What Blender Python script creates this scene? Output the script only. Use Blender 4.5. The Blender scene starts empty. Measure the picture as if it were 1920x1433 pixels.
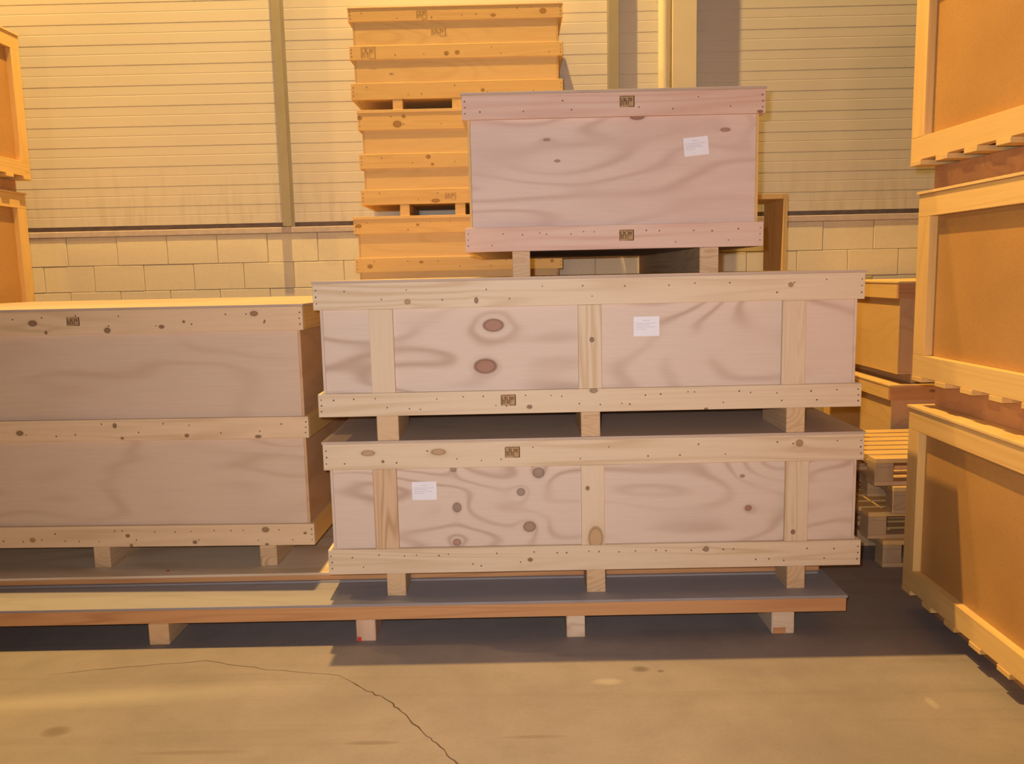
import bpy, bmesh, math, random
from mathutils import Matrix, Vector
random.seed(7)
sc = bpy.context.scene
COL = sc.collection

# ---------------------------------------------------------------- camera
EYE = 1.6
cam_d = bpy.data.cameras.new('camera')
cam = bpy.data.objects.new('camera', cam_d)
COL.objects.link(cam)
sc.camera = cam
cam_d.sensor_fit = 'HORIZONTAL'
cam_d.sensor_width = 36.0
cam_d.lens = 36.0 * 1540 / 1920
cam_d.clip_start = 0.05
cam_d.clip_end = 100
R_ = Vector((0.99975276, 0.00515083, -0.02163091))
U_ = Vector((0.02078028, 0.12973658, 0.99133072))
B_ = Vector((0.0079125, -0.99153512, 0.12959746))
cam.matrix_world = Matrix(((R_.x, U_.x, B_.x, 0), (R_.y, U_.y, B_.y, 0), (R_.z, U_.z, B_.z, EYE), (0, 0, 0, 1)))

# ---------------------------------------------------------------- light
w = bpy.data.worlds.new('world')
sc.world = w
w.use_nodes = True
w.node_tree.nodes['Background'].inputs[0].default_value = (0.010, 0.010, 0.014, 1)
w.node_tree.nodes['Background'].inputs[1].default_value = 1.0
SODIUM = (1.0, 0.63, 0.20)
def lamp(name, loc, power, color, radius):
    d = bpy.data.lights.new(name, 'POINT')
    d.energy = power; d.color = color; d.shadow_soft_size = radius
    o = bpy.data.objects.new(name, d); COL.objects.link(o); o.location = loc
    return o
lamp('high_bay_lamp_near', (-1.2, 4.97, 9.0), 3750, SODIUM, 0.06)
lamp('high_bay_lamp_beside', (-2.7, 5.0, 9.0), 300, SODIUM, 0.06)
lamp('high_bay_lamp_far', (-6.2, 4.9, 6.3), 560, SODIUM, 0.08)
lamp('warm_fill_behind', (-1.2, -6.5, 1.8), 400, (1.0, 0.62, 0.30), 0.3)  # added low fill to warm the crate fronts, not a lamp of the hall
fd = bpy.data.lights.new('camera_flash', 'SPOT')
fd.energy = 310; fd.color = (1.0, 0.94, 1.0); fd.shadow_soft_size = 0.02
fd.spot_size = math.radians(104); fd.spot_blend = 1.0
fo = bpy.data.objects.new('camera_flash', fd); COL.objects.link(fo); fo.location = (-0.06, 0.0, 1.67)
fo.rotation_euler = (math.radians(88), 0, math.radians(2))
sc.view_settings.view_transform = 'Standard'
sc.view_settings.look = 'None'
sc.view_settings.exposure = 0.0
sc.view_settings.gamma = 1.0
sc.view_settings.use_curve_mapping = False

# ---------------------------------------------------------------- node helper
class NT:
    def __init__(s, name):
        s.m = bpy.data.materials.new(name); s.m.use_nodes = True
        s.t = s.m.node_tree; s.n = s.t.nodes; s.l = s.t.links
        s.bsdf = s.n['Principled BSDF']
    def add(s, kind, **kw):
        n = s.n.new(kind)
        for k, v in kw.items(): setattr(n, k, v)
        return n
    def setin(s, sock, v):
        if isinstance(v, (int, float)): sock.default_value = v
        elif isinstance(v, (tuple, list)):
            sock.default_value = v if len(v) == len(sock.default_value) else tuple(v) + (1,)
        else: s.l.new(v, sock)
    def math(s, op, a, b=0.0, c=None, clamp=False):
        n = s.add('ShaderNodeMath', operation=op); n.use_clamp = clamp
        s.setin(n.inputs[0], a); s.setin(n.inputs[1], b)
        if c is not None: s.setin(n.inputs[2], c)
        return n.outputs[0]
    def comb(s, x, y, z):
        n = s.add('ShaderNodeCombineXYZ')
        for i, v in enumerate((x, y, z)): s.setin(n.inputs[i], v)
        return n.outputs[0]
    def noise(s, vec, scale=1.0, detail=2.0, rough=0.5, dist=0.0):
        n = s.add('ShaderNodeTexNoise')
        s.setin(n.inputs['Vector'], vec); n.inputs['Scale'].default_value = scale
        n.inputs['Detail'].default_value = detail; n.inputs['Roughness'].default_value = rough
        n.inputs['Distortion'].default_value = dist
        return n.outputs[0]
    def mix(s, f, a, b):
        n = s.add('ShaderNodeMix', data_type='RGBA')
        s.setin(n.inputs[0], f); s.setin(n.inputs[6], a); s.setin(n.inputs[7], b)
        return n.outputs[2]
    def ramp(s, v, lo, hi, a=0.0, b=1.0):
        n = s.add('ShaderNodeMapRange'); n.clamp = True
        s.setin(n.inputs[0], v)
        for i, q in enumerate((lo, hi, a, b)): n.inputs[i + 1].default_value = q
        return n.outputs[0]
    def out(s, color, rough=0.6, spec=0.3, bump=None, bstr=0.2):
        s.setin(s.bsdf.inputs['Base Color'], color)
        s.setin(s.bsdf.inputs['Roughness'], rough)
        s.bsdf.inputs['Specular IOR Level'].default_value = spec
        if bump is not None:
            b = s.add('ShaderNodeBump'); b.inputs['Strength'].default_value = bstr
            b.inputs['Distance'].default_value = 0.004
            s.l.new(bump, b.inputs['Height']); s.l.new(b.outputs[0], s.bsdf.inputs['Normal'])
        return s.m

AX = {'x': (0, 2, 1), 'y': (1, 2, 0), 'z': (2, 0, 1), 'xy': (0, 1, 2), 'yx': (1, 0, 2)}
def wood(name, base, dark, axis='x', ply=False, knots=(), seed=0.0, bands=None, strength=0.5, tint=None, knot=(0.20, 0.085, 0.035), auto=0.0, spec=0.25):
    """base/dark: linear colours of the pale and the late wood; knots: (u, v, ru, rv[, colour]) in the thing's own coordinates"""
    t = NT(name)
    tc = t.add('ShaderNodeTexCoord'); sp = t.add('ShaderNodeSeparateXYZ'); t.l.new(tc.outputs['Object'], sp.inputs[0])
    rnd = t.add('ShaderNodeObjectInfo').outputs['Random']
    a = AX[axis]; u, v, q = (sp.outputs[i] for i in a)
    q2 = t.math('ADD', q, t.math('MULTIPLY_ADD', rnd, 7.0, seed))
    su, sv = (0.9, 3.2) if ply else (0.45, 9.0)
    n1 = t.noise(t.comb(t.math('MULTIPLY', u, su), t.math('MULTIPLY', v, sv), t.math('MULTIPLY', q2, 3.0)), 1.0, 1.5, 0.45, 0.3)
    K = bands if bands else (9.0 if ply else 9.0)
    f = t.math('MULTIPLY', n1, K)
    kd = []
    for k in knots:
        du = t.math('DIVIDE', t.math('SUBTRACT', u, k[0]), k[2]); dv = t.math('DIVIDE', t.math('SUBTRACT', v, k[1]), k[3])
        d2 = t.math('ADD', t.math('MULTIPLY', du, du), t.math('MULTIPLY', dv, dv))
        kd.append((d2, k))
        g = t.math('DIVIDE', (1.2 if ply else 0.5) * min(1.0, k[3] / 0.028), t.math('MULTIPLY_ADD', d2, 0.10, 0.6))
        f = t.math('ADD', f, g)
    s1 = t.math('SINE', t.math('MULTIPLY', f, 6.2832))
    band = t.math('POWER', t.math('MULTIPLY_ADD', s1, 0.5, 0.5), 4.0 if ply else 2.2)
    fade = t.ramp(t.noise(t.comb(t.math('MULTIPLY', u, 1.1), t.math('MULTIPLY', v, 4.0), t.math('MULTIPLY', q2, 1.3)), 1.0, 1.0), 0.3, 0.65)
    fib = t.noise(t.comb(t.math('MULTIPLY', u, 5.0), t.math('MULTIPLY', v, 170.0), t.math('MULTIPLY', q2, 90.0)), 1.0, 2.0, 0.6)
    col = t.mix(t.math('MULTIPLY', t.math('MULTIPLY', band, fade), strength), base, dark)
    if tint:
        tn = t.ramp(t.noise(t.comb(t.math('MULTIPLY', u, 1.7), t.math('MULTIPLY', v, 5.0), q2), 1.0, 2.0), 0.42, 0.66)
        col = t.mix(t.math('MULTIPLY', tn, 0.6), col, tint)
    col = t.mix(t.math('MULTIPLY', t.ramp(fib, 0.35, 0.75), 0.16), col, dark)
    # tone differs from board to board
    col = t.mix(t.math('MULTIPLY', t.ramp(rnd, 0.0, 1.0), 0.14), col, dark)
    if auto:
        vo = t.add('ShaderNodeTexVoronoi'); vo.inputs['Scale'].default_value = 1.0
        t.l.new(t.comb(t.math('MULTIPLY', u, 3.4), t.math('MULTIPLY', v, 7.0), t.math('MULTIPLY', q2, 3.0)), vo.inputs['Vector'])
        pick = t.math('GREATER_THAN', t.add('ShaderNodeSeparateColor').outputs[0], 2)
        scn = t.add('ShaderNodeSeparateColor'); t.l.new(vo.outputs['Color'], scn.inputs[0])
        pick = t.math('GREATER_THAN', scn.outputs[0], 1 - auto)
        m = t.math('MULTIPLY', t.ramp(vo.outputs['Distance'], 0.09, 0.05), pick)
        col = t.mix(t.math('MULTIPLY', m, 0.8), col, knot)
    for d2, k in kd:
        kc = k[4] if len(k) > 4 else knot
        halo = t.ramp(d2, 3.2, 0.8)
        col = t.mix(t.math('MULTIPLY', halo, 0.32), col, dark)
        rim = t.math('MULTIPLY', t.ramp(d2, 1.5, 1.1), t.ramp(d2, 0.55, 0.9))
        col = t.mix(t.math('MULTIPLY', t.ramp(d2, 1.25, 0.9), 0.75), col, kc)
        col = t.mix(t.math('MULTIPLY', rim, 0.45), col, tuple(c * 0.35 for c in kc))
    return t.out(col, 0.58, spec, fib, 0.08)

# palette (surface colours, linear)
PLY, PLYD = (0.70, 0.57, 0.46), (0.47, 0.33, 0.24)
PINE, PINED = (0.74, 0.60, 0.42), (0.50, 0.33, 0.16)
YEL, YELD = (0.80, 0.53, 0.20), (0.55, 0.30, 0.09)
M = {}
M['pine_x'] = wood('pine_along_x', PINE, PINED, 'x', auto=0.12)
M['pine_y'] = wood('pine_along_y', PINE, PINED, 'y', auto=0.12)
M['pine_z'] = wood('pine_upright', PINE, PINED, 'z', auto=0.10)
M['pine_rough'] = wood('pine_block', (0.66, 0.47, 0.27), (0.42, 0.24, 0.11), 'y', strength=0.8, bands=14)
M['ply_y'] = wood('plywood_side', PLY, PLYD, 'y', ply=True)
M['ply_top'] = wood('plywood_top', (.54, .42, .32), (.36, .25, .17), 'xy', ply=True, strength=0.3)
M['ply_x'] = wood('plywood_front', PLY, PLYD, 'x', ply=True)
M['yel_x'] = wood('yellow_pine_along_x', YEL, YELD, 'x', auto=0.3, strength=0.35)
M['yel_y'] = wood('yellow_pine_along_y', YEL, YELD, 'y', auto=0.2, strength=0.35)
M['yel_z'] = wood('yellow_pine_upright', YEL, YELD, 'z', auto=0.1, strength=0.35)
M['yel_ply'] = wood('yellow_plywood', (0.82, 0.56, 0.23), YELD, 'x', ply=True, strength=0.25, auto=0.15)
M['yel_ply_y'] = wood('yellow_plywood_side', (0.72, 0.47, 0.18), YELD, 'y', ply=True, strength=0.3, auto=0.15)
M['brown_ply'] = wood('brown_plywood_side', (0.66, 0.42, 0.22), (0.42, 0.22, 0.10), 'y', ply=True, strength=0.4)
M['brown_x'] = wood('brown_board_along_x', (0.62, 0.33, 0.14), (0.36, 0.15, 0.06), 'x', strength=0.5, auto=0.1)
M['old_y'] = wood('old_pallet_wood', (.52, .36, .20), (.32, .19, .09), 'y')
M['old_x'] = wood('old_pallet_board', (.62, .43, .23), (.38, .23, .11), 'x')
M['grey_ply'] = wood('weathered_plywood_top', (0.34, 0.31, 0.30), (0.24, 0.21, 0.21), 'xy', ply=True, strength=0.3)

def plain(name, col, rough=0.6, spec=0.3, var=0.0, scale=3.0, bump=False, metal=0.0):
    t = NT(name)
    tc = t.add('ShaderNodeTexCoord')
    n = t.noise(tc.outputs['Object'], scale, 5.0, 0.6)
    c = t.mix(t.math('MULTIPLY', t.ramp(n, 0.3, 0.7), var), col, tuple(x * 0.45 for x in col))
    t.bsdf.inputs['Metallic'].default_value = metal
    return t.out(c, rough, spec, n if bump else None, 0.15)
M['ink'] = plain('burnt_stamp_ink', (0.075, 0.035, 0.02), 0.8, 0.1)
M['scorch'] = plain('scorched_wood', (0.58, 0.37, 0.19), 0.7, 0.1, 0.7, 60)
M['faint_ink'] = plain('faint_stamp_ink', (0.42, 0.25, 0.09), 0.8, 0.1)
M['nail'] = plain('nail_head', (0.16, 0.10, 0.065), 0.5, 0.4)
M['paper'] = plain('white_paper', (0.83, 0.82, 0.86), 0.5, 0.3, 0.05)
M['print'] = plain('grey_print', (0.50, 0.48, 0.56), 0.6, 0.2)
M['grey_steel'] = plain('painted_grey_steel', (0.38, 0.33, 0.22), 0.5, 0.4, 0.25, 4)
M['dark_gap'] = plain('dark_flashing', (0.24, 0.19, 0.16), 0.8, 0.1, 0.6, 14)
M['ledge'] = plain('mortar_ledge', (0.62, 0.52, 0.45), 0.9, 0.1, 0.35, 18, True)
M['cream'] = plain('cream_painted_steel', (0.72, 0.62, 0.42), 0.4, 0.4, 0.12, 3)
M['pipe'] = plain('cream_plastic_pipe', (0.80, 0.70, 0.45), 0.3, 0.5, 0.05)
M['block'] = plain('painted_concrete_block', (0.80, 0.72, 0.51), 0.85, 0.15, 0.12, 30, True)
M['mortar'] = plain('mortar_joint', (0.42, 0.35, 0.25), 0.9, 0.1, 0.2, 20)
M['red'] = plain('red_paint', (0.65, 0.06, 0.04), 0.6, 0.2)
def hardboard():
    t = NT('brown_hardboard')
    tc = t.add('ShaderNodeTexCoord')
    n = t.noise(tc.outputs['Object'], 3.0, 3.0); f = t.noise(tc.outputs['Object'], 160.0, 2.0)
    c = t.mix(t.ramp(n, 0.3, 0.7), (0.54, 0.29, 0.09), (0.46, 0.245, 0.075))
    c = t.mix(t.math('MULTIPLY', t.ramp(f, 0.4, 0.7), 0.3), c, (0.30, 0.16, 0.07))
    return t.out(c, 0.38, 0.35)
M['hardboard'] = hardboard()
def cladding():
    t = NT('cream_wall_sheet')
    tc = t.add('ShaderNodeTexCoord'); sp = t.add('ShaderNodeSeparateXYZ'); t.l.new(tc.outputs['Object'], sp.inputs[0])
    x, y, z = sp.outputs
    n = t.noise(t.comb(t.math('MULTIPLY', x, 0.8), y, t.math('MULTIPLY', z, 2.5)), 1.5, 4.0)
    c = t.mix(t.math('MULTIPLY', t.ramp(n, 0.35, 0.7), 0.14), (0.67, 0.61, 0.49), (0.53, 0.45, 0.35))
    # grime streaks near the foot of the sheets
    g = t.math('MULTIPLY', t.ramp(z, 2.55, 2.03), t.ramp(t.noise(t.comb(t.math('MULTIPLY', x, 22.0), y, t.math('MULTIPLY', z, 3.0)), 1.0, 3.0), 0.45, 0.75))
    c = t.mix(t.math('MULTIPLY', g, 0.35), c, (0.36, 0.31, 0.22))
    s = t.ramp(t.noise(t.comb(t.math('MULTIPLY', x, 2.0), y, t.math('MULTIPLY', z, 2.0)), 4.0, 2.0, 0.5, 2.0), 0.74, 0.78)
    c = t.mix(t.math('MULTIPLY', s, 0.25), c, (0.35, 0.28, 0.2))
    return t.out(c, 0.45, 0.3)
M['clad'] = cladding()
def concrete():
    t = NT('worn_concrete_floor')
    tc = t.add('ShaderNodeTexCoord'); o = tc.outputs['Object']
    sp = t.add('ShaderNodeSeparateXYZ'); t.l.new(o, sp.inputs[0]); x, y, z = sp.outputs
    big = t.noise(o, 1.3, 4.0, 0.6, 0.4); med = t.noise(o, 6.0, 5.0, 0.6); fine = t.noise(o, 70.0, 3.0, 0.65)
    c = t.mix(t.ramp(big, 0.35, 0.68), (0.31, 0.255, 0.222), (0.245, 0.208, 0.182))
    c = t.mix(t.math('MULTIPLY', t.ramp(med, 0.45, 0.75), 0.3), c, (0.18, 0.155, 0.13))
    c = t.mix(t.math('MULTIPLY', t.ramp(fine, 0.4, 0.75), 0.22), c, (0.18, 0.155, 0.13))
    # tyre and drag marks running across
    st = t.noise(t.comb(t.math('MULTIPLY', x, 0.5), t.math('MULTIPLY', y, 9.0), 2.0), 1.0, 3.0)
    c = t.mix(t.math('MULTIPLY', t.ramp(st, 0.56, 0.72), 0.28), c, (0.16, 0.135, 0.11))
    # single oil spots and pale scuffs
    for px, py, rx, ry, colr, k in ((-1.696, 2.768, .055, .04, (0.12, 0.085, 0.055), .55), (0.47, 3.16, .04, .028, (0.09, 0.07, 0.05), .6), (0.33, 3.06, .07, .03, (0.48, 0.42, 0.34), .5),
                                  (-0.53, 2.66, .10, .015, (0.15, 0.11, 0.08), .5), (0.03, 2.68, .13, .012, (0.15, 0.11, 0.08), .4), (-1.15, 2.62, .22, .014, (0.15, 0.11, 0.08), .4), (0.55, 3.14, .016, .012, (0.09, 0.07, 0.05), .6), (1.50, 2.86, .02, .05, (0.48, 0.42, 0.34), .4)):
        ex = t.math('DIVIDE', t.math('SUBTRACT', x, px), rx); ey = t.math('DIVIDE', t.math('SUBTRACT', y, py), ry)
        d = t.math('ADD', t.math('MULTIPLY', ex, ex), t.math('MULTIPLY', ey, ey))
        d = t.math('ADD', d, t.math('MULTIPLY', med, 1.2))
        c = t.mix(t.math('MULTIPLY', t.ramp(d, 1.7, 0.7), k), c, colr)
    # worn pale drag band
    by = t.math('ABSOLUTE', t.math('SUBTRACT', y, t.math('MULTIPLY_ADD', x, 0.10, 3.165)))
    bm = t.math('MULTIPLY', t.ramp(by, 0.09, 0.01), t.ramp(x, -0.7, -1.6))
    c = t.mix(t.math('MULTIPLY', bm, 0.5), c, (0.42, 0.37, 0.29))
    return t.out(c, 0.75, 0.2, fine, 0.25)
M['concrete'] = concrete()

# ---------------------------------------------------------------- mesh helpers
class MB:
    """collects shapes of ONE part"""
    def __init__(s): s.bm = bmesh.new(); s.mi = 0
    def box(s, x0, x1, y0, y1, z0, z1, bev=0.0015):
        b = bmesh.new()
        bmesh.ops.create_cube(b, size=1)
        for v in b.verts:
            v.co = Vector((x0 if v.co.x < 0 else x1, y0 if v.co.y < 0 else y1, z0 if v.co.z < 0 else z1))
        if bev: bmesh.ops.bevel(b, geom=b.edges[:], offset=bev, segments=1, affect='EDGES')
        s._join(b); return s
    def _join(s, b):
        for f in b.faces: f.material_index = s.mi
        m = bpy.data.meshes.new('t'); b.to_mesh(m); b.free(); s.bm.from_mesh(m); bpy.data.meshes.remove(m)
    def cyl(s, c, r, h, axis='z', n=12):
        b = bmesh.new()
        bmesh.ops.create_cone(b, cap_ends=True, segments=n, radius1=r, radius2=r, depth=h)
        rot = {'z': Matrix(), 'y': Matrix.Rotation(math.pi / 2, 4, 'X'), 'x': Matrix.Rotation(math.pi / 2, 4, 'Y')}[axis]
        bmesh.ops.transform(b, matrix=Matrix.Translation(c) @ rot, verts=b.verts)
        s._join(b); return s
    def build(s, name, mats, parent=None):
        me = bpy.data.meshes.new(name); s.bm.to_mesh(me); s.bm.free()
        for m in (mats if isinstance(mats, (list, tuple)) else [mats]): me.materials.append(m)
        o = bpy.data.objects.new(name, me); COL.objects.link(o)
        if parent: o.parent = parent
        return o
def box(name, mat, parent, *a, **k): return MB().box(*a, **k).build(name, mat, parent)
def thing(name, label, cat, loc=(0, 0, 0), rz=0.0, group=None):
    o = bpy.data.objects.new(name, None); COL.objects.link(o); o.empty_display_size = 0.1
    o.location = loc; o.rotation_euler = (0, 0, rz); o['label'] = label; o['category'] = cat
    if group: o['group'] = group
    return o
def struct(o): o['kind'] = 'structure'; return o

# ---------------------------------------------------------------- setting
fl = struct(MB().box(-8, 8, -4, 6.6, -0.12, 0, bev=0).build('floor', M['concrete']))
# the long crack in the slab
def ribbon(name, pts, wd, mat, parent, z=0.0006):
    bm = bmesh.new(); rows = []
    fine = []
    for (a, b) in zip(pts, pts[1:]):
        for i in range(5):
            t = i / 5; fine.append((a[0] + (b[0] - a[0]) * t + random.uniform(-.006, .006), a[1] + (b[1] - a[1]) * t + random.uniform(-.006, .006)))
    fine.append(pts[-1])
    for i, p in enumerate(fine):
        q = fine[min(i + 1, len(fine) - 1)]; o = fine[max(i - 1, 0)]
        d = Vector((q[0] - o[0], q[1] - o[1])).normalized(); n = Vector((-d.y, d.x)) * wd * random.uniform(0.5, 1.2) * min(1, (i + 1) / 4)
        rows.append([bm.verts.new((p[0] + n.x, p[1] + n.y, z)), bm.verts.new((p[0] - n.x, p[1] - n.y, z))])
    for a, b in zip(rows, rows[1:]): bm.faces.new((a[0], a[1], b[1], b[0]))
    bmesh.ops.recalc_face_normals(bm, faces=bm.faces)
    me = bpy.data.meshes.new(name); bm.to_mesh(me); bm.free(); me.materials.append(mat)
    o = bpy.data.objects.new(name, me); COL.objects.link(o); o.parent = parent; return o
M['crack'] = plain('crack_dirt', (0.10, 0.07, 0.05), 0.9, 0.1)
ribbon('crack', [(-0.743, 3.146), (-0.613, 3.025), (-0.517, 2.941), (-0.443, 2.843), (-0.348, 2.698), (-0.285, 2.615), (-0.231, 2.527), (-0.2, 2.4), (-0.14, 2.2)], 0.003, M['crack'], fl)
ribbon('crack', [(-1.973, 3.205), (-1.668, 3.263), (-1.35, 3.30), (-1.069, 3.217), (-0.743, 3.146)], 0.0015, M['crack'], fl)

WY = 6.4
wall = bpy.data.objects.new('wall_back', None); COL.objects.link(wall); wall['kind'] = 'structure'
box('mortar_backing', M['mortar'], wall, -8, 8, WY + 0.008, WY + 0.2, 0, 1.955, bev=0)
rows = [(1.737, 1.953, -3.076), (1.537, 1.733, -3.27), (1.337, 1.533, -3.076), (1.137, 1.333, -3.27)]
bm_cache = {}
for z0, z1, off in rows[:3]:
    k0 = -4
    for k in range(k0, 19):
        x0 = off + 0.388 * k
        if x0 > 3.5: break
        h = round(z1 - z0, 3)
        if h not in bm_cache:
            o = MB().box(0.002, 0.386, -0.0, 0.02, 0, h, bev=0.003).build('concrete_block', M['block'], wall)
            bm_cache[h] = o.data
        else:
            o = bpy.data.objects.new('concrete_block', bm_cache[h]); COL.objects.link(o); o.parent = wall
        o.location = (x0, WY - random.uniform(0, 0.003), z0)
# the courses below (hidden by the crates) and off to the sides
mb = MB()
z = 1.333
r = 0
while z > 0.05:
    k = -12
    while k < 18:
        x0 = -3.076 + 0.388 * k + (0.194 if r % 2 == 0 else 0)
        mb.box(x0 + .002, x0 + .386, WY, WY + .02, max(z - .196, 0.0), z, bev=0); k += 1
    z -= 0.2; r += 1
for z0, z1, off in rows[:3]:
    for k in list(range(-12, -4)) + list(range(18, 28)):
        x0 = off + 0.388 * k
        if k >= 18 and x0 < 3.5: continue
        mb.box(x0 + .002, x0 + .386, WY, WY + .02, z0, z1, bev=0)
o = mb.build('lower_block_courses', M['block'], wall); o['kind'] = 'stuff'
box('ledge', M['ledge'], wall, -8, 8, WY - 0.012, WY + 0.2, 1.955, 2.0, bev=0.004)
box('flashing_gap', M['dark_gap'], wall, -8, 8, WY + 0.012, WY + 0.2, 2.0, 2.045, bev=0)
# profiled sheets: a broad pan, a shadow step and a shallow rib every 149 mm
def sheet(x0, x1, name):
    bm = bmesh.new(); prof = []
    z = 2.035; P = 0.149
    prof.append((0.0, z))
    while z < 7.0:
        for dy, dz in ((0.0, 0.0), (0.0, .066), (0.0007, .069), (0.0007, .073), (0, .076), (0.0, .136), (0.005, .1375), (0.005, .1405), (0.0, .1445)):
            prof.append((dy, z + dz))
        z += P
    vs = [[bm.verts.new((x, WY + dy, zz)) for x in (x0, x1)] for dy, zz in prof]
    for a, b in zip(vs, vs[1:]):
        if (a[0].co - b[0].co).length > 1e-6: bm.faces.new((a[0], a[1], b[1], b[0]))
    bmesh.ops.recalc_face_normals(bm, faces=bm.faces)
    me = bpy.data.meshes.new(name); bm.to_mesh(me); bm.free(); me.materials.append(M['clad'])
    o = bpy.data.objects.new(name, me); COL.objects.link(o); o.parent = wall
for a, b in ((-8, -4.6), (-4.6, -1.72), (-1.72, 0.745), (0.745, 3.6), (3.6, 8)): sheet(a, b, 'wall_sheet')

# steel posts, column and downpipe against the sheets
def steel_post(x0, x1, y0, label, zb):
    t = thing('steel_post', label, 'post', ((x0 + x1) / 2, y0, zb))
    w2 = (x1 - x0) / 2
    box('front_flange', M['grey_steel'], t, -w2, w2, 0, .008, 0, 4.5)
    box('web', M['grey_steel'], t, -.005, .005, .008, WY - y0 - .009, 0, 4.5, bev=0)
    box('back_flange', M['grey_steel'], t, -w2, w2, WY - y0 - .009, WY - y0 - .001, 0, 4.5)
    return t
steel_post(-1.755, -1.688, 6.30, 'narrow grey steel post between the wall sheets, left of the yellow crates', 2.0)
steel_post(0.712, 0.790, 6.30, 'narrow grey steel post between the yellow crates and the cream column', 2.0)
colm = thing('column', 'broad cream steel column rising behind the small pink crate', 'column', (1.255, 6.22, 0))
box('front_face', M['cream'], colm, -.088, .086, 0, .012, 0, 6.5)
box('side_face', M['cream'], colm, -.088, -.078, .012, .165, 0, 6.5)
box('side_face', M['cream'], colm, .076, .086, .012, .165, 0, 6.5)
box('base_plate', M['grey_steel'], colm, -.088, .12, -.03, .165, 0, .015)
pp = thing('downpipe', 'round pale yellow pipe running up the left edge of the cream column', 'pipe', (1.112, 6.27, 0))
MB().cyl((0, 0, 3.25), 0.042, 6.5, 'z', 24).build('pipe', M['pipe'], pp)
for zz in (1.2, 2.6, 4.0): MB().cyl((0, 0, zz), 0.047, 0.03, 'z', 24).build('pipe_collar', M['pipe'], pp)

# ---------------------------------------------------------------- crate builder
def nails(parent, spots, y, r=0.0038):
    m = MB()
    for x, z in spots: m.cyl((x, y - 0.0003, z), r * random.uniform(.8, 1.15), 0.0012, 'y', 6)
    o = m.build('nail_heads', M['nail'], parent); o['kind'] = 'stuff'; return o
def rail_nails(x0, x1, z0, z1, per_m, rng):
    h = z1 - z0; out = []
    for e in (x0 + .014, x1 - .014):
        for f in (.25, .5, .75): out.append((e + rng.uniform(-.002, .002), z0 + h * f))
    n = int((x1 - x0) * per_m)
    for i in range(n):
        out.append((x0 + .06 + (x1 - x0 - .12) * (i + rng.uniform(.1, .9)) / n, z0 + h * rng.choice((.28, .33, .70, .75)) + rng.uniform(-.005, .005)))
    return out
def stamp(parent, x, z, y, w=.066, h=.05, seed=1, faint=False):
    """burnt export stamp: frame with a bar at right, illegible tall letters"""
    rng = random.Random(seed); m = MB(); m.mi = 0
    t = .0007
    if not faint: m.box(x - w * .5, x + w * .5, y - t, y, z - h * .5, z + h * .5, bev=0)
    m.mi = 1; Y0, Y1 = y - t * 1.8, y - t * .9
    def bar(a, b, c, d): m.box(x + a * w, x + b * w, Y0, Y1, z + c * h, z + d * h, bev=0)
    bar(.43, .49, -.45, .45); bar(-.49, -.45, -.42, .4); bar(.05, .46, -.47, -.43); bar(-.45, .46, .42, .45)
    # four narrow letters over a second line of four, like a burnt-in branding iron leaves them
    xs = (-.40, -.24, -.10, .07)
    for i, a in enumerate(xs):
        bar(a, a + .035, -.34, .30 + rng.uniform(-.05, .05))
        if i % 2 == 0:
            bar(a + .08, a + .11, -.30, .05); bar(a + .035, a + .08, -.02, .03)
        else:
            bar(a + .035, a + .11, .22, .27); bar(a + .08, a + .11, .05, .27); bar(a + .035, a + .09, .02, .06)
    bar(.22, .26, -.05, .28); bar(.26, .34, .23, .27); bar(.30, .34, .02, .23)
    mats = [M['scorch'], M['ink']] if not faint else [M['faint_ink'], M['faint_ink']]
    return m.build('burnt_stamp', mats, parent)
def paper(parent, x0, x1, z0, z1, y, tilt=0.0, seed=3):
    rng = random.Random(seed); w, h = x1 - x0, z1 - z0
    o = MB().box(-w / 2, w / 2, -.0008, 0, -h / 2, h / 2, bev=0).build('paper_label', M['paper'], parent)
    o.location = ((x0 + x1) / 2, y - .0002, (z0 + z1) / 2); o.rotation_euler = (0, tilt, 0)
    m = MB()
    def ln(a, b, c):   # dashes stand for words of small print
        p = a
        while p < b - .004:
            q = min(b, p + rng.uniform(.003, .009)); m.box(p, q, -.0013, -.0008, c - .0011, c + .0011, bev=0); p = q + .0022
    ln(-.015, .017, h * .30)
    for i, c in enumerate((.16, .06, -.04, -.14)): ln(-w * .42, -w * .42 + w * (.80, .60, .74, .42)[i], h * c)
    m.build('printed_lines', M['print'], o)
    return o

def loc_knots(ks, ox, oz): return [(k[0] - ox, k[1] - oz) + tuple(k[2:]) for k in ks]

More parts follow.
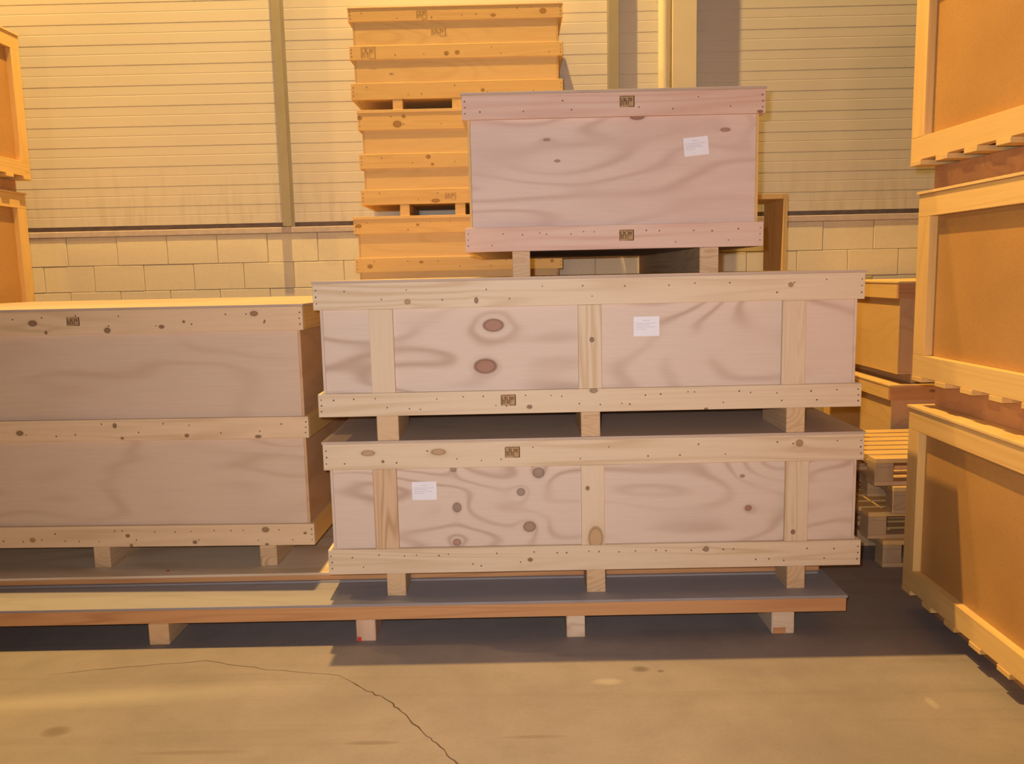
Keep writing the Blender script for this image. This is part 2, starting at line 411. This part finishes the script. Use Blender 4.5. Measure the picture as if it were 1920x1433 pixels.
def crate(label, X0, X1, Y0, depth, levels, rails, battens=(), runners=(), lid=None, rz=0.0, pivot=None, mats=None, bat_z=None,
          inset=.034, runner_z=None, runner_len=None, seed=1, rail_knots=(), front_panel_mat=None, rail_mats=None, nail=True,
          side_battens=(), group=None, name='shipping_crate', rt=.022, end_grain=True, runner_mats=None, bat_mats=None, side_rail=True, srt=None):
    """levels=(z floor of body, z top of body). rails=[(z0,z1)..]. All world coordinates; the thing's origin is its front left foot."""
    m = dict(rx='pine_x', ry='pine_y', bz='pine_z', px='ply_x', py='ply_y', top='ply_top', run='pine_rough')
    if mats: m.update(mats)
    zb = runner_z[0] if runner_z else levels[0]
    ox = X0 if pivot is None else pivot
    t = thing(name, label, 'crate', (ox, Y0, zb), rz, group)
    st = srt or rt
    rng = random.Random(seed)
    x0, x1 = X0 - ox, X1 - ox
    z = lambda v: v - zb
    L0, L1 = z(levels[0]), z(levels[1])
    # panels
    fp = M[m['px']]
    if front_panel_mat: fp = front_panel_mat(ox, zb)
    box('front_panel', fp, t, x0 + inset, x1 - inset, rt, rt + .010, L0, L1, bev=.0008)
    box('side_panel', M[m['py']], t, x0 + st, x0 + inset - .0008, rt, depth - rt, L0, L1, bev=.0008)
    box('side_panel', M[m['py']], t, x1 - inset + .0008, x1 - st, rt, depth - rt, L0, L1, bev=.0008)
    box('back_panel', M[m['px']], t, x0 + inset, x1 - inset, depth - rt - .010, depth - rt, L0, L1, bev=.0008)
    box('floor_panel', M[m['top']], t, x0 + inset, x1 - inset, rt + .011, depth - rt - .011, L0 + .001, L0 + .013, bev=0)
    for i, (a, b) in enumerate(rails):
        a_, b_ = z(a), z(b)
        rm = M[m['rx']]
        if rail_mats and rail_mats[i]: rm = rail_mats[i](ox, zb)
        box('front_rail', rm, t, x0, x1, 0, rt, a_, b_)
        if side_rail:
            box('side_rail', M[m['ry']], t, x0, x0 + st, rt, depth - rt, a_, b_)
            box('side_rail', M[m['ry']], t, x1 - st, x1, rt, depth - rt, a_, b_)
        box('back_rail', M[m['rx']], t, x0, x1, depth - rt, depth, a_, b_)
        if nail: nails(t, rail_nails(x0, x1, a_, b_, nail if isinstance(nail, (int, float)) and nail is not True else (7 if i else 13), rng), 0)
    bz = bat_z or (rails[0][1], rails[-1][0])
    for i, (a, b) in enumerate(battens):
        bm_ = bat_mats[i](ox, zb) if bat_mats and bat_mats[i] else M[m['bz']]
        box('batten', bm_, t, a - ox, b - ox, .001, rt, z(bz[0]) + .0005, z(bz[1]) - .0005)
        box('batten', M[m['bz']], t, a - ox, b - ox, depth - rt, depth - .001, z(bz[0]) + .0005, z(bz[1]) - .0005)
    for (a, b) in side_battens:
        for sx in (x0, x1 - rt): box('batten', M[m['bz']], t, sx, sx + rt, a, b, z(bz[0]) + .0005, z(bz[1]) - .0005)
    if runner_z:
        for i, (a, b) in enumerate(runners):
            ys = [(0.002, runner_len or depth - .002)]
            for (p, q) in ys:
                rm = M[m['run']]
                if runner_mats: rm = runner_mats[i % len(runner_mats)]
                box('runner', rm, t, a - ox, b - ox, p, q, 0, z(runner_z[1]) - .0005, bev=.002)
            if runner_len: box('runner', M[m['run']], t, a - ox, b - ox, depth - runner_len, depth - .002, z(runner_z[0]) + (LIFT if name == 'shipping_crate' else 0), z(runner_z[1]) - .0005, bev=.002)
    if lid: box('lid', M[m['top']], t, x0 - .004, x1 + .004, -.003, depth + .003, z(lid[0]), z(lid[1]), bev=.001)
    return t
LIFT = 0.0

# ---------------------------------------------------------------- centre: three crates
RK = (0.30, 0.12, 0.06)     # reddish knot
GK = (0.27, 0.19, 0.13)     # grey knot
def panelA(ox, oz): return wood('plywood_two_red_knots', PLY, PLYD, 'x', True, loc_knots([(-.104, 1.384, .042, .026, RK), (-.143, 1.206, .046, .030, RK)], ox, oz), seed=2.0, strength=.85, bands=10)
def panelB(ox, oz): return wood('plywood_grey_knots', PLY, PLYD, 'x', True, loc_knots([(.081, .725, .024, .022, GK), (.001, .639, .017, .016, GK), (-.286, .574, .018, .020, GK), (.036, .479, .026, .022, (.3, .17, .11)), (-.291, .413, .017, .015, (.36, .18, .11)), (-.297, .749, .013, .012, GK), (1.013, .545, .014, .012, RK), (.984, .692, .010, .007, GK)], ox, oz), seed=5.3, strength=.85, bands=9)
def panelS(ox, oz): return wood('pinkish_plywood', (0.71, 0.56, 0.47), (0.48, 0.32, 0.25), 'x', True, loc_knots([(.552, 2.283, .030, .012, (.22, .08, .05)), (.148, 2.193, .014, .006, (.3, .18, .15)), (.194, 2.10, .012, .006, (.3, .18, .15)), (.943, 2.219, .02, .008, (.35, .16, .12))], ox, oz), seed=9.1, strength=.6, bands=9, tint=(0.63, 0.46, 0.38))
def board(ks, seed, axis='x', base=PINE, dark=PINED, **kw):
    return lambda ox, oz: wood('pine_board_with_knots', base, dark, axis, False, loc_knots(ks, ox, oz) if axis == 'x' else [(k[1] - oz, k[0] - ox) + tuple(k[2:]) for k in ks], seed=seed, **kw)
KB = (0.17, 0.07, 0.035); KT = (0.45, 0.27, 0.14)
PK, PKD = (0.74, 0.56, 0.44), (0.54, 0.28, 0.20)

B = crate('lowest pale pine crate of the centre stack, its plywood front full of small grey knots', -.868, 1.510, 3.542, 1.9, (.28, .876), [(.28, .395), (.76, .876)],
          battens=[(-.654, -.549), (.268, .37), (1.17, 1.272)], runners=[(-.61, -.526), (.288, .372), (1.185, 1.265)], lid=(.876, .888), runner_z=(.175, .28), runner_len=.17, seed=2,
          front_panel_mat=panelB, rail_mats=[board([(.036, .333, .010, .008, KB), (.822, .367, .011, .011, (.24, .14, .08))], 1.2), board([(-.669, .834, .028, .012, KT), (-.359, .833, .030, .013, KT), (1.226, .841, .014, .014, (.32, .2, .11)), (-.605, .795, .006, .006, KB)], 3.4)],
          bat_mats=[board([], 4.2, 'z', (0.68, .48, .30), (.45, .27, .13), bands=26, strength=.85), board([(.296, .656, .009, .008, KB), (.33, .426, .05, .03, (.5, .31, .14))], 4.4, 'z'), board([(1.207, .438, .010, .009, KB)], 7.7, 'z')])
B.name = 'shipping_crate'
stamp(B, -.033 + .868, .826 - .175, 0, seed=1)
paper(B, -.484 + .868, -.375 + .868, .612 - .175, .695 - .175, .0218, seed=4)

A = crate('middle crate of the centre stack, pale plywood front with two large red-brown knots', -.877, 1.490, 3.542, 1.9, (.998, 1.578), [(.998, 1.100), (1.465, 1.578)],
          battens=[(-.640, -.537), (.262, .363), (1.142, 1.243)], runners=[(-.625, -.530), (.270, .354), (1.167, 1.248)], lid=(1.578, 1.590), runner_z=(.888, .998), runner_len=.35, seed=3,
          front_panel_mat=panelA, rail_mats=[board([(.046, 1.026, .011, .008, KB), (.326, 1.092, .016, .010, (.26, .16, .08)), (.816, 1.000, .008, .006, KB)], 5.5), board([(-.47, 1.494, .012, .010, (.38, .22, .1)), (-.174, 1.494, .008, .012, KB), (1.173, 1.532, .010, .009, (.32, .16, .07))], 8.8)],
          bat_mats=[None, board([(.321, 1.314, .010, .009, KB)], 2.4, 'z'), board([], 6.2, 'z', bands=30, strength=.7)])
stamp(A, -.046 + .877, 1.058 - .888, 0, seed=2)
paper(A, .504 + .877, .615 + .877, 1.323 - .888, 1.408 - .888, .0218, seed=5)

S = crate('top crate of the centre stack, short pinkish plywood crate with no upright battens', -.226, 1.114, 3.75, 1.85, (1.704, 2.387), [(1.704, 1.812), (2.283, 2.387)],
          runners=[(-.016, .064), (.829, .914)], lid=(2.387, 2.399), runner_z=(1.590, 1.704), seed=4, mats=dict(rx='pine_x', py='yel_ply_y', top='ply_top'),
          front_panel_mat=panelS, rail_mats=[board([], 3.1, base=PK, dark=PKD, tint=(.66, .42, .32)), board([(1.09, 2.290, .012, .006, KB)], 4.1, base=PK, dark=PKD, tint=(.66, .42, .32))])
stamp(S, .504 + .226, 2.346 - 1.59, 0, seed=3)
stamp(S, .500 + .226, 1.765 - 1.59, 0, seed=5)
paper(S, .759 + .226, .868 + .226, 2.110 - 1.59, 2.190 - 1.59, .0218, tilt=-.085, seed=6)
# ---------------------------------------------------------------- left: tall crate with three rails
G = crate('long tan pine crate on the left with three rails and dark knots', -3.37, -1.000, 3.83, 1.75, (.325, 1.475), [(.325, .430), (.852, .955), (1.365, 1.475)],
          runners=[(-2.93, -2.85), (-2.093, -2.013), (-1.272, -1.190)], lid=(1.475, 1.487), runner_z=(.2206, .325), rz=-math.radians(1.5), pivot=-1.0, seed=5,
          mats=dict(ry='yel_y', py='brown_ply', rx='pine_x', top='ply_top'),
          front_panel_mat=lambda ox, oz: wood('tan_plywood', (0.70, .54, .40), (.46, .29, .18), 'x', True, (), seed=11.0, bands=7, strength=.4),
          rail_mats=[board([(-1.916, .381, .010, .008, KB), (-1.902, .332, .007, .007, KB), (-1.587, .345, .010, .008, KB), (-1.237, .404, .016, .012, (.24, .11, .04)), (-1.234, .33, .008, .006, KB), (-1.045, .385, .007, .006, KB), (-2.39, .364, .013, .010, (.34, .18, .09))], 6.1, base=(.82, .60, .38)),
                     board([(-2.40, .896, .016, .011, KB), (-1.934, .925, .009, .011, KB), (-1.902, .864, .007, .006, KB), (-1.588, .872, .010, .008, KB), (-1.244, .862, .014, .007, KB)], 7.1, base=(.82, .60, .38)),
                     board([(-2.285, 1.421, .019, .013, KB), (-2.225, 1.376, .006, .008, KB), (-1.93, 1.381, .014, .012, KB), (-1.67, 1.393, .012, .008, KB), (-1.228, 1.446, .017, .011, (.25, .10, .03)), (-1.563, 1.415, .006, .006, KB), (-1.18, 1.41, .004, .006, KB)], 8.1, base=(.82, .60, .38))])
stamp(G, -2.09 + 1.0, 1.425 - .22, 0, w=.062, h=.042, seed=7)

# ---------------------------------------------------------------- long flat crates everything stands on
def flat_crate(label, X0, X1, Y0, Y1, z0, zf0, zf1, zt, runners, rmat, seed, lip=.006):
    t = thing('flat_crate', label, 'crate', (X1, Y0, z0))
    x0 = X0 - X1; d = Y1 - Y0; z = lambda v: v - z0
    box('front_rail', rmat, t, x0, 0, lip, lip + .022, z(zf0), z(zf1))
    box('back_rail', M['pine_x'], t, x0, 0, d - .03, d - .008, z(zf0), z(zf1))
    box('side_rail', M['pine_y'], t, -.024, 0, lip + .022, d - .03, z(zf0), z(zf1))
    box('side_rail', M['pine_y'], t, x0, x0 + .024, lip + .022, d - .03, z(zf0), z(zf1))
    box('lid', M['grey_ply'], t, x0 - .003, .004, 0, d, z(zf1), z(zt), bev=.001)
    return t
P1 = flat_crate('lowest long flat crate at the front edge, standing on blocks on the concrete floor', -3.3, 1.42, 3.455, 5.5, 0, .100, .163, .175, (), M['brown_x'], 1)
blk = [wood('block_end_a', (.70, .47, .25), (.45, .25, .1), 'y', strength=.5), wood('block_end_b', (.72, .50, .33), (.4, .18, .09), 'z', strength=.9, bands=5, seed=3.0), wood('block_end_c', (.76, .62, .44), (.5, .3, .18), 'y', strength=.6, seed=5.0)]
for i, (a, b) in enumerate(((-2.66, -2.57), (-1.665, -1.575), (-.742, -.656), (.190, .272), (1.095, 1.195))):
    r = box('runner', blk[(0, 0, 1, 2, 2)[i]], P1, a - 1.42, b - 1.42, .006, 2.03, 0, .0995, bev=.004)
    if i == 2: MB().box(-.742 - 1.42 + .004, -.742 - 1.42 + .022, .004, .0062, .002, .022, bev=.0005).build('paint_mark', M['red'], P1)
    if i == 4: MB().box(a - 1.42 + .006, a - 1.42 + .062, .0045, .0062, .002, .030, bev=.0005).build('broken_bark_edge', M['brown_x'], P1)
P2 = thing('flat_crate', 'thin flat crate lying on the lowest one, under the long tan crate', 'crate', (1.40, 3.735, .175))
box('bottom_batten', M['grey_ply'], P2, -4.7, -.01, -.012, .03, 0, .008, bev=.001)
box('front_rail', M['brown_x'], P2, -4.7, 0, .004, .03, .008, .033)
box('back_rail', M['pine_x'], P2, -4.7, 0, .90, .93, .0, .033)
for a in (-4.7, -3.9, -2.9, -1.9, -.9, -.03): box('cross_rail', M['pine_y'], P2, a, a + .03, .031, .899, 0.0, .033)
box('lid', M['pine_x'], P2, -4.7, .004, 0, .935, .033, .045, bev=.001)
box('lifting_tape', M['red'], P2, -3.115, -3.100, .055, .07, .045, .0458, bev=0)

# ---------------------------------------------------------------- yellow crates piled against the wall
YK = (.36, .17, .035)
def yel_crate(label, X0, X1, rails, bottom, lid, runners, rz_, seed, group=None, knots=None):
    rm_ = [board([(k[0], k[1], k[2], k[3], YK) for k in ks], seed + i * 1.7, 'x', YEL, YELD, strength=.35) for i, ks in enumerate(knots)] if knots else ()
    t = crate(label, X0, X1, 5.75, .6, (rails[0][0], rails[-1][1]), rails, runners=runners, lid=lid, runner_z=rz_, seed=seed, inset=.040, rt=.0075, srt=.028,
              mats=dict(rx='yel_x', ry='yel_y', bz='yel_z', px='yel_ply', py='yel_ply_y', top='yel_ply', run='yel_y'), rail_mats=rm_, nail=5, name='slatted_crate', group=group)
    return t
T1 = yel_crate('topmost yellow crate against the wall, three rails, fully seen above the others', -1.090, .342, [(2.794, 2.901), (3.053, 3.143), (3.297, 3.382)], 0, (3.382, 3.390), [(-.812, -.745), (-.41, -.34), (.10, .17)], (2.726, 2.794), 11, knots=[[(-.2, 2.84, .012, .01)], [(-.438, 3.083, .014, .012), (-.365, 3.087, .014, .012)], [(.214, 3.34, .020, .016), (-.118, 3.32, .015, .009)]])
T2 = yel_crate('second yellow crate down against the wall, half hidden by the small pink crate', -1.055, .330, [(2.096, 2.196), (2.339, 2.435), (2.594, 2.706)], 0, (2.706, 2.726), [(-.79, -.725), (-.41, -.34), (.10, .17)], (2.018, 2.096), 12, knots=[[(-.543, 2.115, .026, .012)], [(-.583, 2.41, .014, .012), (-.556, 2.36, .009, .008)], [(-1.04, 2.674, .014, .012), (-.786, 2.63, .026, .020), (-.741, 2.68, .012, .010)]])
T3 = yel_crate('third yellow crate down against the wall, its lower part hidden by the big crates', -1.115, .322, [(1.37, 1.45), (1.636, 1.735), (1.899, 1.998)], 0, (1.998, 2.018), [(-.80, -.73), (-.41, -.34), (.10, .17)], (1.30, 1.37), 13, knots=[[], [(-1.013, 1.677, .016, .012), (-.656, 1.70, .012, .008), (.25, 1.69, .010, .010)], [(-1.08, 1.955, .018, .012), (-.672, 1.955, .009, .008)]])
T4 = yel_crate('lowest yellow crate against the wall, hidden behind the big crates', -1.10, .33, [(.10, .20), (.62, .72), (1.18, 1.28)], 0, (1.28, 1.30), [(-.80, -.73), (-.41, -.34), (.10, .17)], (0, .10), 14)
stamp(T1, -.597 + 1.09, 3.336 - 2.726, 0, w=.07, h=.06, seed=21, faint=True)
stamp(T1, -.487 + 1.09, 3.225 - 2.726, .0073, w=.10, h=.05, seed=22, faint=True)
stamp(T1, -.964 + 1.09, 3.098 - 2.726, 0, w=.10, h=.085, seed=23, faint=True)
stamp(T2, -.44 + 1.055, 2.146 - 2.018, 0, w=.075, h=.05, seed=24, faint=True)

# ---------------------------------------------------------------- crates with hardboard panels left and right (their long side faces the aisle)
def side_crate(label, xf, side, yfar, ynear, z0, z1, rz, rh=.098, bw=.10, width=1.0, slats=True, runner_h=.09, lid=True, seed=1, deck=.022):
    """side=+1: the seen face looks to -x (right-hand stack); side=-1: it looks to +x. origin: far lower corner of the seen face"""
    zb = z0 - deck - runner_h
    t = thing('panelled_crate', label, 'crate', (xf, yfar, zb), rz)
    L = yfar - ynear; z = lambda v: v - zb
    def bx(n, m, a, b, c, d, e, f, **k):
        x0, x1 = (a, b) if side > 0 else (-b, -a)
        return box(n, m, t, x0, x1, -d, -c, e, f, **k)
    Z0, Z1 = z(z0), z(z1)
    bx('rail', M['yel_y'], 0, .045, 0, L, Z0, Z0 + rh)
    bx('rail', M['yel_y'], 0, .045, 0, L, Z1 - rh, Z1)
    for c in (0, L / 2 - bw / 2, L - bw): 
        if c in (0, L - bw): bx('batten', M['yel_z'], 0, .045, c, c + bw, Z0 + rh + .0005, Z1 - rh - .0005)
    bx('panel', M['hardboard'], .035, .045, bw - .0 + .001, L - bw - .001, Z0 + rh + .001, Z1 - rh - .001, bev=0)
    # far end, near end, back
    bx('end_panel', M['yel_ply_y'], .046, width - .046, .02, .03, Z0, Z1, bev=0)
    bx('end_rail', M['yel_x'], .046, width - .046, 0, .0195, Z0, Z0 + rh)
    bx('end_rail', M['yel_x'], .046, width - .046, 0, .0195, Z1 - rh, Z1)
    bx('end_panel', M['yel_ply_y'], .046, width - .046, L - .03, L - .02, Z0, Z1, bev=0)
    bx('back_panel', M['hardboard'], width - .045, width, 0, L, Z0, Z1)
    if lid:
        bx('lid', M['yel_ply'], -.008, width + .005, -.008, L + .008, Z1 + .0005, Z1 + .012, bev=.001)
    # deck boards: their ends show below the rail
    n = int(L / .2)
    for i in range(n + 1):
        y0 = .005 + i * .2
        if y0 + .085 < L: bx('deck_board', M['yel_x'], -.004, width - .01, y0, y0 + .085, Z0 - deck, Z0 - .0006)
    for xr in (.10, width / 2 - .04, width - .19):
        bx('runner', M['brown_x'], xr, xr + .09, .02, L - .02, 0, runner_h - .0006, bev=.002)
    return t
side_crate('bottom crate of the right-hand stack, hardboard panel partly in shadow, standing on the floor', 1.80, 1, 3.75, 1.75, .105, .955, math.radians(-1.0), seed=1, runner_h=.083)
side_crate('middle crate of the right-hand stack with a framed brown hardboard panel', 1.800, 1, 3.74, 1.75, 1.104, 1.912, math.radians(1.0), runner_h=.115)
side_crate('top crate of the right-hand stack, cut off by the upper edge of the photo', 1.755, 1, 3.74, 1.75, 2.055, 2.86, math.radians(3.0), runner_h=.108)
side_crate('upper crate of the stack at the far left edge, framed orange panel beside the wall', -3.40, -1, 5.9, 4.65, 2.352, 3.30, 0, runner_h=.085)
side_crate('second crate of the stack at the far left edge, its frame above the tan crate', -3.455, -1, 5.9, 4.65, 1.33, 2.232, 0, runner_h=.085)
side_crate('lowest crate of the stack at the far left edge, hidden behind the long tan crate', -3.455, -1, 5.9, 4.65, .11, 1.20, 0, runner_h=.085)

# ---------------------------------------------------------------- behind on the right: open box frame, two more crates, pallets
fr = thing('open_box', 'tall narrow open-fronted wooden box against the wall, right of the small pink crate', 'box', (1.79, 5.5, 0))
box('side_board', M['yel_z'], fr, -.028, 0, 0, .43, 0, 2.09)
box('side_board', M['yel_z'], fr, -.60, -.572, 0, .43, 0, 2.09)
box('top_board', M['yel_x'], fr, -.571, -.029, 0, .43, 2.055, 2.09)
box('cross_bar', M['brown_x'], fr, -.571, -.029, .40, .43, 1.30, 1.38)
box('bottom_board', M['yel_x'], fr, -.571, -.029, 0, .43, 0, .03)

def box_crate(label, X0, Y0, X1, Y1, zr, zbody, zt, lidded):
    t = thing('storage_crate', label, 'crate', (X0, Y0, zbody[0]))
    W, D = X1 - X0, Y1 - Y0; z = lambda v: v - zbody[0]
    box('side_panel', M['yel_ply_y'], t, .022, .032, .022, D - .022, 0, z(zbody[1]), bev=.001)
    box('side_panel', M['yel_ply_y'], t, W - .032, W - .022, .022, D - .022, 0, z(zbody[1]), bev=.001)
    box('front_panel', M['brown_ply'], t, .033, W - .033, .022, .032, 0, z(zbody[1]), bev=.001)
    box('back_panel', M['brown_ply'], t, .033, W - .033, D - .032, D - .022, 0, z(zbody[1]), bev=.001)
    for a, b in zr:
        box('front_rail', M['brown_x'], t, 0, W, 0, .0215, z(a), z(b))
        box('side_rail', M['yel_y'], t, 0, .0215, .022, D, z(a), z(b))
        box('side_rail', M['yel_y'], t, W - .0215, W, .022, D, z(a), z(b))
    box('lid', M['yel_ply'], t, -.004, W + .004, -.004, D + .004, z(zt) , z(zt) + .012, bev=.001)
    return t
k1 = box_crate('upper of two crates behind the right-hand stack, yellow side lit, by the block wall', 2.36, 5.12, 3.3, 6.3, [(1.40, 1.495)], (.925, 1.495), 1.495, True)
for a in (.12, .7): box('runner', M['pine_rough'], k1, a, a + .08, .05, 1.1, -.062, -.0005)
k2 = box_crate('lower of two crates behind the right-hand stack, just above the pallets', 2.33, 5.12, 2.95, 6.3, [(.765, .85)], (.08, .85), .85, True)
for a in (.08, .45): box('runner', M['pine_rough'], k2, a, a + .08, .05, 1.1, -.08, -.0005)

def pallet(label, x, y, zb, rz=0.0, first=None):
    if first is None:
        t = thing('pallet', label, 'pallet', (x, y, zb), rz, 'pallets behind the centre stack')
        for i in range(7): box('top_slat', M['yel_x'], t, 0, 1.2, i * .1167, i * .1167 + .088, .122, .1475, bev=.002)
        for x0 in (0, .55, 1.1): box('cross_board', M['old_y'], t, x0, x0 + .1, 0, .788, .100, .1215)
        for x0 in (0, .55, 1.1):
            for y0 in (0, .35, .69): box('block', M['old_y'], t, x0, x0 + .1, y0, y0 + .098, .0225, .0995)
        for y0 in (0, .35, .69): box('bottom_board', M['old_x'], t, 0, 1.2, y0, y0 + .098, 0, .022)
        return t
    r = first.copy(); COL.objects.link(r); r.location = (x, y, zb); r.rotation_euler = (0, 0, rz); r['label'] = label
    for ch in first.children:
        c = ch.copy(); COL.objects.link(c); c.parent = r
    return r
p0 = pallet('topmost wooden pallet of the pile in the gap, its pale slats seen from above', 1.88, 4.27, .444)
pallet('second pallet down in the pile, pushed out a little to the right', 1.97, 4.24, .296, math.radians(-2), p0)
pallet('third pallet down in the pile, half in shadow', 1.86, 4.28, .148, math.radians(1.5), p0)
pallet('lowest pallet of the pile, in shadow on the floor', 1.93, 4.25, 0, math.radians(-1), p0)
